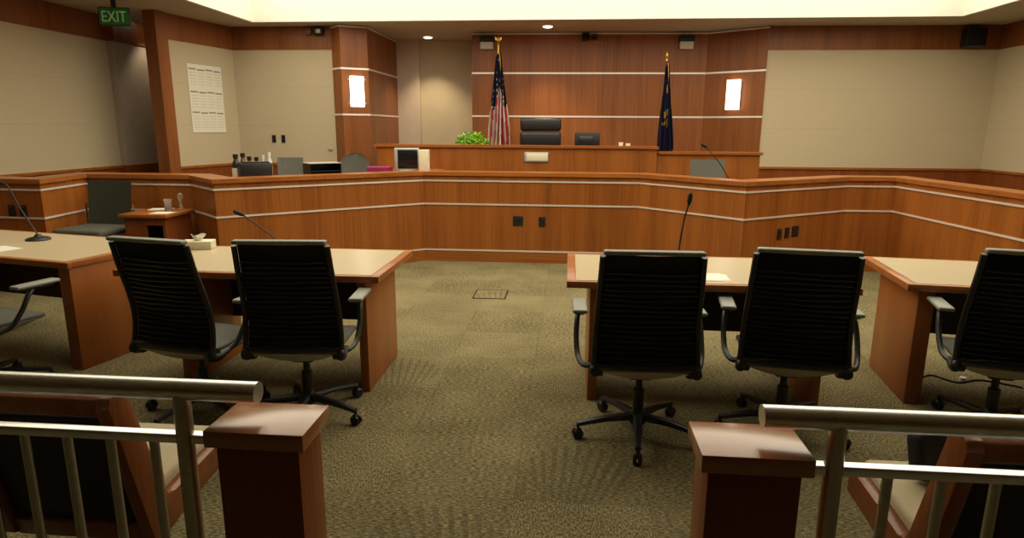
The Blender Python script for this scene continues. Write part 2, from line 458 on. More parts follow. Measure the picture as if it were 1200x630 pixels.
ribbon(MB(), [(-3.45, 6.50), (-1.80, 7.90), (.84, 7.90), (1.64, 7.085)], .21, .60, 1.02, 1.05).build('worktop', M['wood_x'], cb, smooth=False, world=True)

# ------------------------------------------------------------------ judge's bench and witness box wall
t = thing('judge_bench', 'raised cherry wood bench with a pale plaque below the two flags', 'bench', (-.9, 9.3, 0))
MB().b2(-2.80, .975, 9.30, 9.36, .30, 1.375).build('front_panel', M['wood_v'], t, smooth=False, world=True)
MB().b2(-2.80, -2.74, 9.36, 11.0, .50, 1.375).build('side_panel', M['wood_v'], t, smooth=False, world=True)
MB().prism([(.975, 9.30), (1.20, 9.22), (1.20, 9.28), (.975, 9.36)], .30, 1.375).build('side_panel', M['wood_v'], t, smooth=False, world=True)
MB().prism([(-2.83, 9.27), (.975, 9.27), (1.22, 9.18), (1.22, 9.5), (-2.83, 9.56)], 1.375, 1.41).build('ledge', M['wood_x'], t, smooth=False, world=True)
MB().b2(-2.73, 1.15, 9.37, 9.98, 1.18, 1.22).build('desk_top', M['wood_x'], t, smooth=False, world=True)
t = thing('witness_box_wall', 'lower cherry wood wall stepping down beside the bench under the navy flag', 'partition', (1.9, 9.3, 0))
MB().b2(1.205, 2.62, 9.30, 9.36, .30, 1.305).build('front_panel', M['wood_v'], t, smooth=False, world=True)
MB().b2(1.225, 2.65, 9.27, 9.50, 1.305, 1.34).build('cap', M['wood_x'], t, smooth=False, world=True)
t = thing('nameplate', 'blank pale plaque fixed to the front of the raised bench', 'sign', (-.475, 9.30, 1.19))
MB().box((0, -.012, .06), (.34, .02, .135), bevel=.004).build('plate_frame', M['silver'], t)
MB().box((.012, -.024, .06), (.30, .008, .105), bevel=.002).build('plate', M['cream'], t)

# ------------------------------------------------------------------ tables
def table(name, label, w, d, loc, rz, insets, t_leg=.055):
    """origin on the floor below the front right corner if insets are given from the right; x runs left to right from 0 to w"""
    t = thing(name, label, 'table', loc, rz)
    Z = .76
    MB().b2(.055, w-.055, .035, d-.035, Z-.03, Z+.0008).build('laminate_top', M['laminate'], t, smooth=False)
    e = MB()
    e.b2(0, w, 0, .035, Z-.042, Z, bevel=.004); e.b2(0, w, d-.035, d, Z-.042, Z, bevel=.004)
    e.b2(0, .055, .0352, d-.0352, Z-.0419, Z, bevel=.003); e.b2(w-.055, w, .0352, d-.0352, Z-.0419, Z, bevel=.003)
    e.build('wood_edge', M['wood_edge'], t)
    for x in insets:
        MB().b2(x-t_leg/2, x+t_leg/2, .015, d-.20, 0, Z-.042, bevel=.003).build('end_panel', M['wood_table'], t)
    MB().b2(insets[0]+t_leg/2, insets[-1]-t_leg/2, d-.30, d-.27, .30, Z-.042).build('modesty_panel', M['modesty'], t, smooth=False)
    return t
table('counsel_table', 'pale-topped wooden table with a tissue box behind two black chairs', 1.72, .89, (-1.145-1.72, 3.74, 0), 0, (.42, 1.605))
table('counsel_table', 'pale-topped wooden table with a paper sheet between two black chairs', 1.70, .88, (0, 3.755, 0), 0, (.17, 1.50))
c, s_ = math.cos(R(-12)), math.sin(R(-12))
W = 2.05
table('counsel_table', 'angled pale-topped wooden table with the black disc-based microphone', W, .89, (-3.30-W*c, 3.90-W*s_, 0), R(-12), (.15, W-.06), .10)
table('counsel_table', 'angled pale-topped wooden table before the far right jury partition', 1.8, .88, (2.02, 3.91, 0), R(-7), (.115, 1.68), .09)

# ------------------------------------------------------------------ task chairs
def prof(z):
    """fore-and-aft line of the back, from its lower edge to the head rail"""
    u = (z-.43)/.66
    return -.205+.055*math.sin(min(1, u*1.3)*math.pi)*(1 if u < .77 else .4)*(1-u) - .085*u**2.2

def task_chair(label, loc, rz, group='black office chairs at the tables'):
    t = thing('office_chair', label, 'chair', loc, rz, group)
    zb, zt = .462, 1.075
    hw = lambda z: .262-.024*(z-zb)/(zt-zb)
    # star base with five castors
    b = MB()
    b.lathe([(.0, .075), (.045, .075), (.05, .10), (.04, .135), (.032, .15), (0, .15)], n=18)
    for k in range(5):
        a = R(-96+72*k)
        d = Vector((math.cos(a), math.sin(a), 0))
        b.tube([d*.03+Vector((0, 0, .112)), d*.18+Vector((0, 0, .105)), d*.335+Vector((0, 0, .082))], [.030, .024, .017], n=8, flat=.8)
    base = b.build('star_base', M['black_plastic'], t)
    for k in range(5):
        a = R(-96+72*k); d = Vector((math.cos(a), math.sin(a), 0)); n = Vector((-d.y, d.x, 0)); c0 = d*.335
        w = MB()
        rot = Vector((0, 0, 1)).rotation_difference(n).to_matrix()
        for sg in (-1, 1):
            w.lathe([(0, -.009), (.024, -.009), (.029, -.004), (.029, .004), (.024, .009), (0, .009)], c=c0+n*.014*sg+Vector((0, 0, .029)), n=16, rot=rot)
        w.box(c0+Vector((0, 0, .048)), (.03, .030, .030), rz=a, bevel=.006)
        w.tube([c0+Vector((0, 0, .05)), c0+Vector((0, 0, .085))], .008, n=8)
        w.build('caster', M['black_plastic'], base)
    MB().lathe([(0, .14), (.030, .14), (.030, .27), (.019, .272), (.019, .37), (0, .37)], n=16).build('gas_column', M['black_plastic'], t)
    # seat
    sh = MB()
    def shell(u, v):
        x = (u-.5)*.46; y = -.21+v*.46
        q = max(0, 1-(2*u-1)**2)*max(0, 1-(2*v-1)**2)
        return (x, y, .440-.095*q**.6)
    F = sh.grid(shell, 12, 10)
    sh.b2(-.23, .23, -.21, .25, .432, .447, bevel=.007)
    sh.build('seat_shell', M['grey_shell'], t)
    st = MB()
    def cush(u, v):
        e = .24
        x = (u-.5)*2*e; y = -.215+v*.49
        r = (abs(2*u-1))**6; f = max(0, (v-.75)/.25)
        return (x, y, .487-.028*r-.035*f**2-.012*math.sin(v*math.pi)*(1-r))
    st.grid(cush, 16, 14)
    st.b2(-.238, .238, -.213, .26, .44, .466, bevel=.010)
    st.build('seat_cushion', M['grey_fabric'], t)
    mch = MB().box((0, 0, .365), (.12, .14, .05), bevel=.012)
    mch.tube([(0, -.04, .368), (0, -.15, .405), (0, -.205, .46)], .016, n=8)
    mch.build('tilt_mechanism', M['black_plastic'], t)
    # back: two curved stiles, lower beam, pivots, slatted panel, head rail
    fr = MB()
    zs = [zb+i*(zt-.02-zb)/10 for i in range(11)]
    for sg in (-1, 1):
        fr.tube([(sg*hw(z), prof(z), z) for z in zs], .0155, n=8)
        fr.tube([(sg*.262, prof(zb), zb), (sg*.260, -.205, .435), (sg*.255, -.15, .422), (sg*.25, -.06, .432)], [.018, .026, .026, .016], n=10, smooth=4)
        fr.lathe([(0, -.028), (.034, -.028), (.038, -.02), (.038, .02), (.034, .028), (0, .028)], c=(sg*.240, -.175, .442),
                 n=18, rot=Matrix.Rotation(R(90), 3, 'Y'))
    fr.tube([(-.26, prof(zb), zb+.006), (0, prof(zb)-.012, zb+.004), (.26, prof(zb), zb+.006)], .017, n=8, smooth=5)
    fr.build('back_frame', M['black_plastic'], t)
    pn = MB()
    def panel(u, v):
        z = zb+v*(zt-.015-zb); x = (u-.5)*2*(hw(z)-.012)
        return (x, prof(z)+.010-.018*(1-(2*u-1)**2), z)
    pn.grid(panel, 14, 26, thick=.006)
    pn.build('back_mesh', M['black_mesh'], t)
    sl = MB()
    nsl = 17
    for i in range(nsl):
        z = zb+.05+i*(zt-.11-zb-.05)/(nsl-1)
        y = prof(z)
        w = hw(z)-.02
        sl.tube([(x*w, y-.004-.020*(1-x*x), z+.003*math.sin(3*x+i)) for x in (-1, -.66, -.33, 0, .33, .66, 1)], .0062, n=6, flat=.85)
    sl.build('back_slats', M['black_gloss'], t)
    hr = MB()
    yt = prof(zt)
    hr.box((0, yt-.004, zt), (.478, .052, .022), bevel=.009, seg=3)
    hr.build('head_rail', M['grey_plastic'], t)
    # arms
    for sg in (-1, 1):
        a = MB()
        a.tube([(sg*.318, .15, .655), (sg*.326, .11, .62), (sg*.330, .06, .54), (sg*.322, -.01, .455), (sg*.295, -.08, .428), (sg*.25, -.11, .436)],
               [.013, .015, .015, .015, .015, .014], n=8, smooth=4)
        a.box((sg*.314, .17, .662), (.05, .20, .014), bevel=.005)
        arm = a.build('armrest', M['black_plastic'], t)
        MB().box((sg*.312, .175, .680), (.082, .27, .024), bevel=.011, seg=3).build('arm_pad', M['grey_plastic'], arm)
    return t

proto = task_chair('black slatted office chair at the right table, left of its pair, whole star base showing', (.405, 3.34, 0), R(1))
def arms(chair, left, right):
    """the arms slide in and out on these chairs"""
    a = sorted((c for c in chair.children if c.name.split('.')[0] == 'armrest'), key=lambda c: c.data.vertices[0].co.x)
    a[0].location.x = left; a[1].location.x = right
c_ = dup(proto, (1.205, 3.46, 0), R(-8), 'black slatted office chair at the right table, right of its pair, near the angled table'); arms(c_, 0, .03)
c_ = dup(proto, (-1.49, 3.41, 0), R(5), 'black slatted office chair nearest the aisle at the left table'); arms(c_, .045, -.025)
c_ = dup(proto, (-2.11, 3.38, 0), R(-11), 'black slatted office chair before the tissue box at the left table'); arms(c_, 0, -.06)
c_ = dup(proto, (2.355, 3.54, 0), R(-14), 'black office chair cut by the right edge at the angled right table'); arms(c_, .045, 0)
dup(proto, (-3.66, 3.55, 0), R(-14), 'office chair at the far left of which mainly seat and arm show')
arms(proto, -.015, 0)

# ------------------------------------------------------------------ railing and gate posts in the foreground
def gate_post(label, x0, x1):
    xc = (x0+x1)/2; t = thing('gate_post', label, 'post', (xc, 1.515, 0), 0, 'square wooden posts either side of the gap')
    w = (x1-x0)
    MB().box((0, 0, .4275), (w-.042, .145, .855), bevel=.002).build('shaft', M['wood_dark'], t)
    MB().box((0, 0, .8775), (w, .185, .045), bevel=.002).build('cap', M['wood_cap'], t)
gate_post('square cherry wood post with flat cap at left of the gap', -.905, -.645)
gate_post('square cherry wood post with flat cap at right of the gap', .328, .588)

def railing(label, sgn, x_end, x_side, x_post, first, far, z):
    t = thing('railing', label, 'railing', (x_end, 1.51, 0), 0, 'brushed steel railings')
    lo = lambda a, b: (min(a, b), max(a, b))
    MB().tube([(x_end, 1.51, z), (far, 1.51, z)], .0285, n=28).build('handrail', M['steel'], t, world=True)
    a, b = lo(x_side, far)
    MB().b2(a, b, 1.495, 1.525, .823, .849, bevel=.003).build('mid_rail', M['steel'], t, world=True)
    MB().b2(a, b, 1.495, 1.525, .09, .115, bevel=.003).build('bottom_rail', M['steel'], t, world=True)
    for x in (x_post, x_post+sgn*1.35):
        MB().tube([(x, 1.495, 0), (x, 1.505, z)], .0225, n=18).build('post', M['steel_dark'], t, world=True)
    k = 0
    x = first
    while abs(x) < abs(far)-.05:
        if abs(x-(x_post+sgn*1.35)) > .05:
            MB().tube([(x, 1.51, .105), (x, 1.51, .83)], .0125, n=12).build('baluster', M['steel_dark'], t, world=True)
        x += sgn*.1255
railing('brushed steel handrail with balusters at lower left', -1, -.795, -.906, -1.005, -1.10, -2.7, .972)
railing('brushed steel handrail with balusters at lower right', 1, .483, .589, .662, .795, 2.5, .967)

# ------------------------------------------------------------------ low wooden armless seats behind the railing
def low_seat(label, loc):
    t = thing('wooden_lounge_seat', label, 'chair', loc, 0, 'wood-sided seats behind the railing')
    P = [(.27, .455), (.27, .36), (.10, .345), (-.10, .31), (-.17, .29), (-.215, .31), (-.345, .835), (-.335, .865), (-.285, .875), (-.26, .86),
         (-.145, .47), (-.125, .435), (-.09, .425), (.05, .44)]
    tilt = Matrix.Rotation(R(14), 4, 'X')
    for sg in (-1, 1):
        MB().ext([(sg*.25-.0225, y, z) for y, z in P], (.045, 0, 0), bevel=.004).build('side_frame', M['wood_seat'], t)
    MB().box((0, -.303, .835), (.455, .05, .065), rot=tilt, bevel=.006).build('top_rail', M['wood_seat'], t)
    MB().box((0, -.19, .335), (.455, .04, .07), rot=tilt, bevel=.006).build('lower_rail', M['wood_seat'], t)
    MB().box((0, -.235, .585), (.453, .045, .42), rot=tilt, bevel=.008).build('back_panel', M['dark_fabric'], t)
    MB().box((0, -.192, .62), (.448, .05, .36), rot=tilt, bevel=.015, seg=3).build('back_cushion', M['beige_fabric'], t)
    MB().box((0, .055, .425), (.452, .46, .10), rot=Matrix.Rotation(R(3), 4, 'X'), bevel=.022, seg=3).build('seat_cushion', M['beige_fabric'], t)
    p = MB().b2(-.20, .20, -.14, .20, .30, .375); p.b2(-.05, .05, -.05, .05, .02, .31); p.b2(-.20, .20, -.18, .18, 0, .025, bevel=.004)
    p.build('pedestal', M['black_plastic'], t)
low_seat('wood-sided seat with dark back behind the left railing', (-1.60, 1.99, 0))
low_seat('wood-sided seat with dark back behind the right railing', (1.315, 1.97, 0))
b = MB().box((0, 0, .085), (.24, .09, .17), rot=Matrix.Rotation(R(-16), 4, 'X'), bevel=.03, seg=3)
tb = thing('black_bag', 'black rounded bag leaning on the right wood-sided seat', 'bag', (1.30, 2.13, .490), R(10))
b.build('bag_body', M['black_mesh'], tb)
MB().tube([(-.06, .03, .16), (-.05, .04, .195), (.05, .04, .195), (.06, .03, .16)], .008, n=8, smooth=4).build('handle', M['black_plastic'], tb)

# ------------------------------------------------------------------ witness chair and stand
t = thing('witness_chair', 'green-grey upholstered chair in the left witness recess', 'chair', (-4.96, 6.30, .13), R(-4))
MB().box((0, -.02, .445), (.56, .48, .075), bevel=.03, seg=3).build('seat', M['green_grey_fabric'], t)
def wb(u, v):
    z = .48+v*.46; x = (u-.5)*(.50+.03*v)
    return (x, .21+.07*v+.03*(1-(2*u-1)**2), z)
bk = MB(); bk.grid(wb, 10, 8, thick=.05); bk.build('backrest', M['green_grey_fabric'], t)
for sg in (-1, 1):
    MB().tube([(sg*.285, .24, .70), (sg*.29, .23, .40), (sg*.29, .22, .02), (sg*.29, -.24, .02), (sg*.29, -.26, .40)], .011, n=8, smooth=4).build('leg', M['chrome'], t)
ro = t.rotation_euler; ro.z = R(-4)
t = thing('witness_stand', 'small brown wooden stand with an open front beside the witness chair', 'stand', (-4.33, 6.44, .13))
MB().b2(-.27, .25, -.26, .28, .60, .635, bevel=.005).build('stand_top', M['wood_table'], t)
MB().b2(-.23, -.20, -.22, .24, 0, .60).build('side_panel', M['wood_dark'], t, smooth=False)
MB().b2(.18, .21, -.22, .24, 0, .60).build('side_panel', M['wood_dark'], t, smooth=False)
MB().b2(-.20, .18, .21, .24, 0, .60).build('back_panel', M['black_plastic'], t, smooth=False)
MB().b2(-.20, .18, -.22, -.20, .52, .60).build('front_rail', M['wood_dark'], t, smooth=False)
MB().b2(-.20, 0, -.22, -.20, 0, .52).build('front_panel', M['wood_dark'], t, smooth=False)
MB().b2(-.20, .18, -.18, .21, .25, .27).build('shelf', M['wood_dark'], t, smooth=False)
g = MB().lathe([(0, 0), (.035, 0), (.04, .01), (.032, .07), (.045, .12), (.048, .125), (.042, .12), (.028, .07), (.034, .015), (0, .012)], n=18)
o = g.build('drinking_glass', M['glass']); o.location = (-4.25, 6.50, .765)
tag(o, 'clear drinking glass on the small brown stand', 'glass')
g = MB().lathe([(0, 0), (.022, 0), (.025, .02), (.012, .06), (.012, .10), (.03, .13), (.028, .17), (.012, .185), (0, .186)], n=16)
o = g.build('decanter', M['glass']); o.location = (-4.16, 6.58, .765)
tag(o, 'tall clear decanter standing behind the drinking glass', 'bottle')
o = MB().box((0, 0, .004), (.22, .15, .008)).build('paper_stack', M['paper'], smooth=False); o.location = (-4.40, 6.60, .765); o.rotation_euler.z = .2
tag(o, 'white papers lying on the small brown stand', 'paper')
o = MB().box((0, 0, .002), (.20, .16, .004)).build('paper_sheet', M['paper'], smooth=False); o.location = (-4.21, 6.33, .765)
tag(o, 'white sheet at the front edge of the small brown stand', 'paper')

# ------------------------------------------------------------------ things on the tables
t = thing('tissue_box', 'cream tissue box at the back of the left table', 'box', (-2.74, 4.50, .761), R(12))
MB().box((0, 0, .03), (.22, .12, .06), bevel=.004).build('box_body', M['cream'], t)
def tis(u, v):
    a = u*2*math.pi; r = .02+.028*v+.014*math.sin(3*a+1)*v
    return (r*math.cos(a), r*math.sin(a)*.7, .055+.045*v+.012*math.sin(2*a)*v)
q = MB(); q.grid(tis, 20, 5); q.build('tissue', M['paper'], t)
q = MB().prism([(-.08, -.10), (.085, -.105), (.10, .09), (-.06, .12)], 0, .002)
q.prism([(-.07, -.09), (.09, -.08), (.07, .11), (-.08, .09)], .002, .004)
o = q.build('paper_sheet', M['paper'], smooth=False); o.location = (.89, 3.95, .761)
tag(o, 'white paper sheet between the pair of chairs on the right table', 'paper')
o = MB().prism([(-.12, -.09), (.12, -.09), (.12, .09), (-.12, .09)], 0, .002).build('paper_sheet', M['paper'], smooth=False)
o.location = (-4.15, 4.30, .761); o.rotation_euler.z = R(-20)
tag(o, 'white paper sheet on the angled left table near the frame edge', 'paper')

def mic(label, loc, pts, head_dir):
    t = thing('gooseneck_microphone', label, 'microphone', loc, 0, 'gooseneck microphones')
    MB().lathe([(0, 0), (.085, 0), (.088, .008), (.07, .02), (.03, .028), (.02, .045), (0, .045)], n=24).build('base', M['black_plastic'], t)
    MB().tube([(0, 0, .04)]+pts, .0055, n=8, smooth=5).build('gooseneck', M['black_plastic'], t)
    e = Vector(pts[-1]); d = Vector(head_dir).normalized()
    MB().tube([e-d*.01, e+d*.02, e+d*.06, e+d*.075], [.008, .016, .016, .006], n=12).build('microphone_head', M['black_mesh'], t)
mic('gooseneck microphone on a black disc on the angled left table', (-4.19, 4.70, .761), [(-.05, 0, .13), (-.12, 0, .26), (-.19, 0, .42), (-.23, 0, .44)], (-1, 0, .15))
mic('gooseneck microphone leaning left on the table with the tissue box', (-2.02, 4.40, .761), [(-.03, 0, .06), (-.12, 0, .14), (-.30, 0, .27)], (-.9, 0, .35))
mic('slender upright gooseneck microphone on the right table', (.74, 4.30, .761), [(.0, 0, .12), (.02, 0, .30), (.045, 0, .41)], (.1, 0, 1))
mic('thin pale-necked microphone on the right wing of the counter', (1.80, 7.48, 1.051), [(-.03, .0, .08), (-.12, 0, .22), (-.28, 0, .40)], (-.8, 0, .5))
# ------------------------------------------------------------------ clerk area behind the counter, left wing
ux, uy = .761, .649     # along the left wing
def onwing(s, d): # s from left corner, d behind the front face
    return (-3.63+ux*s-uy*d, 6.34+uy*s+ux*d)
WR = math.atan2(uy, ux)
def bottle(label, s, d, h, r, cap, body):
    x, y = onwing(s, d)
    t = thing('sauce_bottle' if body != 'white_plastic' else 'white_bottle', label, 'bottle', (x, y, 1.051), 0, 'small bottles on the left of the counter')
    MB().lathe([(0, 0), (r, 0), (r, h*.62), (r*.45, h*.80), (r*.42, h*.86), (0, h*.86)], n=16).build('bottle_body', M[body], t)
    MB().lathe([(r*1.01, h*.15), (r*1.02, h*.15), (r*1.02, h*.5), (r*1.01, h*.5)], n=16).build('bottle_label', M['cream'], t)
    MB().lathe([(0, h*.85), (r*.62, h*.85), (r*.62, h), (0, h)], n=14).build('bottle_cap', M[cap], t)
bottle('dark bottle with black cap leftmost in the row on the counter', .335, .46, .30, .045, 'black_plastic', 'black_gloss')
bottle('amber bottle with black cap, second in the counter row', .42, .50, .31, .040, 'black_plastic', 'amber')
bottle('shorter amber bottle with black cap, third in the counter row', .50, .55, .27, .038, 'black_plastic', 'amber')
bottle('short amber bottle next to the white bottles', .585, .58, .26, .038, 'black_plastic', 'amber')
bottle('small white bottle beside the amber bottles on the counter', .665, .60, .28, .026, 'white_plastic', 'white_plastic')
bottle('tall white bottle at the right end of the counter row', .735, .60, .31, .027, 'white_plastic', 'white_plastic')
def box_thing(name, label, cat, s, d, w, dep, h, m):
    x, y = onwing(s, d)
    return thing(name, label, cat, (x, y, 1.051), WR)
t = box_thing('desk_printer', 'black boxy printer beside the bottles on the counter', 'printer', .50, .33, 0, 0, 0, None)
MB().box((0, 0, .105), (.34, .16, .21), bevel=.012).build('printer_body', M['black_plastic'], t)
MB().box((0, -.02, .217), (.28, .10, .014), bevel=.005).build('paper_tray', M['black_gloss'], t)
t = box_thing('letter_tray', 'black open letter tray left of the rounded grey chair', 'tray', 1.28, .40, 0, 0, 0, None)
q = MB().b2(-.19, .19, -.12, .12, 0, .01); q.b2(-.19, -.18, -.12, .12, .01, .18); q.b2(.18, .19, -.12, .12, .01, .18); q.b2(-.18, .18, .11, .12, .01, .18)
q.build('tray_body', M['black_plastic'], t, smooth=False)
MB().b2(-.18, .18, -.115, .11, .09, .10).build('tray_shelf', M['black_plastic'], t, smooth=False)
MB().b2(-.195, .195, -.125, .125, .181, .19).build('tray_lid', M['silver'], t, smooth=False)

def clerk_chair(label, loc, rz, w, h, dome):
    t = thing('clerk_chair', label, 'chair', loc, rz, 'grey chairs behind the counter')
    def f(u, v):
        v = 1-(1-v)**2
        z = .56+v*(h-.56)
        e = math.sqrt(max(0, 1-max(0, (v-.62)/.38)**2)) if dome else 1
        x = (u-.5)*w*max(.12, e)
        return (x, -.22-.05*v-.03*(1-(2*u-1)**2), z)
    q = MB(); q.grid(f, 14, 14, thick=.045); q.build('backrest', M['mid_grey_fabric'], t)
    MB().box((0, .03, .455), (w*1.02, .46, .07), bevel=.03, seg=3).build('seat', M['mid_grey_fabric'], t)
    MB().tube([(0, -.25, .72), (0, -.27, .5), (0, -.15, .40), (0, 0, .40)], .022, n=8, smooth=4).build('back_post', M['black_plastic'], t)
    MB().lathe([(0, .07), (.03, .07), (.028, .30), (.02, .30), (.02, .42), (0, .42)], n=14).build('gas_column', M['black_plastic'], t)
    bb = MB()
    for k in range(5):
        a = R(72*k+20); d = Vector((math.cos(a), math.sin(a), 0))
        bb.tube([Vector((0, 0, .10)), d*.28+Vector((0, 0, .06))], [.026, .016], n=8)
        bb.lathe([(0, -.02), (.028, -.02), (.028, .02), (0, .02)], c=d*.28+Vector((0, 0, .028)), n=12, rot=Matrix.Rotation(a, 3, 'Z') @ Matrix.Rotation(R(90), 3, 'X'))
    bb.build('star_base', M['black_plastic'], t)
clerk_chair('rounded grey chair back behind the counter before the left wooden pier', (-3.03, 8.62, .30), R(170), .46, 1.0, True)
clerk_chair('square grey chair back rising left of the letter tray', (-3.53, 7.95, .30), R(200), .32, .96, False)
clerk_chair('square grey chair behind the right wing of the counter', (1.80, 8.42, .30), R(182), .45, .965, False)

# computer and files on a cabinet behind the counter
t = thing('filing_cabinet', 'wooden cabinet under the computer against the bench', 'cabinet', (-2.30, 8.86, .30))
MB().b2(-.40, .50, -.36, .40, 0, .74).build('cabinet_body', M['wood_dark'], t, smooth=False)
MB().b2(-.41, .52, -.38, .42, .74, .77).build('cabinet_top', M['wood_x'], t, smooth=False)
t = thing('computer_monitor', 'silver-edged computer monitor with dark screen before the bench', 'monitor', (-2.17, 8.58, 1.071), R(8))
MB().box((0, 0, .165), (.33, .05, .30), bevel=.012).build('monitor_case', M['silver'], t)
MB().box((.012, -.027, .165), (.265, .008, .25), bevel=.003).build('screen', M['screen'], t)
MB().box((0, .02, .01), (.20, .16, .02), bevel=.006).build('stand', M['silver'], t)
t = thing('document_box', 'upright cream file box right of the computer monitor', 'box', (-1.93, 8.56, 1.071), R(4))
MB().box((0, 0, .145), (.12, .16, .29), bevel=.004).build('box_body', M['cream'], t)
MB().box((.055, -.03, .06), (.02, .10, .11), bevel=.003).build('file_flap', M['paper'], t)
o = MB().box((0, 0, .03), (.30, .22, .06), bevel=.006).build('folder_stack', M['magenta'], smooth=False); o.location = (-2.55, 8.60, 1.071)
tag(o, 'flat magenta folders stacked left of the computer monitor', 'folders')

# ------------------------------------------------------------------ on and behind the bench
t = thing('judge_chair', 'black leather high-backed chair behind the raised bench', 'chair', (-.47, 10.12, .50), 0)
MB().box((0, 0, .50), (.56, .52, .12), bevel=.045, seg=3).build('seat', M['leather'], t)
b = MB()
for i, (z0, z1) in enumerate(((.60, .86), (.865, 1.10), (1.105, 1.31))):
    b.box((0, .23+.035*i, (z0+z1)/2), (.65, .11, z1-z0), bevel=.045, seg=3)
b.build('backrest', M['leather'], t)
for sg in (-1, 1):
    MB().box((sg*.31, .02, .70), (.07, .34, .05), bevel=.02, seg=3).build('armrest', M['leather'], t)
MB().lathe([(0, .06), (.03, .06), (.03, .44), (0, .44)], n=14).build('gas_column', M['black_plastic'], t)
bb = MB()
for k in range(5):
    a = R(72*k); d = Vector((math.cos(a), math.sin(a), 0))
    bb.tube([Vector((0, 0, .10)), d*.31+Vector((0, 0, .06))], [.026, .016], n=8)
    bb.lathe([(0, -.02), (.03, -.02), (.03, .02), (0, .02)], c=d*.31+Vector((0, 0, .03)), n=12, rot=Matrix.Rotation(a, 3, 'Z') @ Matrix.Rotation(R(90), 3, 'X'))
bb.build('star_base', M['black_plastic'], t)
t = thing('bench_monitor', 'black monitor seen from behind on the raised bench', 'monitor', (.25, 9.74, 1.221), 0)
MB().box((0, .02, .22), (.37, .04, .30), bevel=.01).build('monitor_case', M['black_plastic'], t)
MB().box((-.02, -.012, .22), (.20, .03, .20), bevel=.01).build('rear_bulge', M['black_gloss'], t)
q = MB().box((0, .03, .04), (.06, .03, .10)); q.b2(-.10, .10, -.05, .10, 0, .012)
q.build('stand', M['black_plastic'], t)
for i, (x, y, hh, lab) in enumerate(((.72, 9.46, .05, 'small pale cup left of another on the bench ledge'), (.82, 9.44, .035, 'lower pale cup nearest the navy flag on the bench ledge'))):
    o = MB().lathe([(0, 0), (.028, 0), (.036, hh), (.032, hh), (.026, .006), (0, .006)], n=16).build('cup', M['white_cloth']); o.location = (x, y, 1.411)
    tag(o, lab, 'cup', 'small cups on the bench ledge')

t = thing('potted_plant', 'bushy bright green plant at the left of the raised bench', 'plant', (-1.46, 9.72, 1.221))
MB().lathe([(0, 0), (.09, 0), (.12, .16), (.125, .17), (.11, .17), (0, .15)], n=18).build('pot', M['terracotta'], t)
q = MB(); rnd = random.Random(3)
for i in range(420):
    a = rnd.uniform(0, 2*math.pi); u = rnd.uniform(0, 1)**.5; hgt = rnd.uniform(.3, 1)
    c0 = Vector((.26*u*math.cos(a), .16*u*math.sin(a), .17+.21*math.sqrt(max(0, 1-u*u))*hgt))
    rot = Matrix.Rotation(rnd.uniform(0, 6.3), 3, 'Z') @ Matrix.Rotation(rnd.uniform(-.9, .9), 3, 'X') @ Matrix.Rotation(rnd.uniform(-.5, .5), 3, 'Y')
    L, wd = rnd.uniform(.035, .06), rnd.uniform(.012, .02)
    vs = [q.bm.verts.new(c0+rot @ Vector(p)) for p in ((0, 0, 0), (wd, L*.5, .006), (0, L, 0), (-wd, L*.5, .006))]
    q.bm.faces.new(vs)
for i in range(24):
    a = rnd.uniform(0, 6.3); u = rnd.uniform(.3, .9)
    q.tube([(0, 0, .15), (.26*u*math.cos(a), .16*u*math.sin(a), .20+.15*(1-u))], .004, n=5)
q.build('foliage', M['leaf'], t, smooth=False)

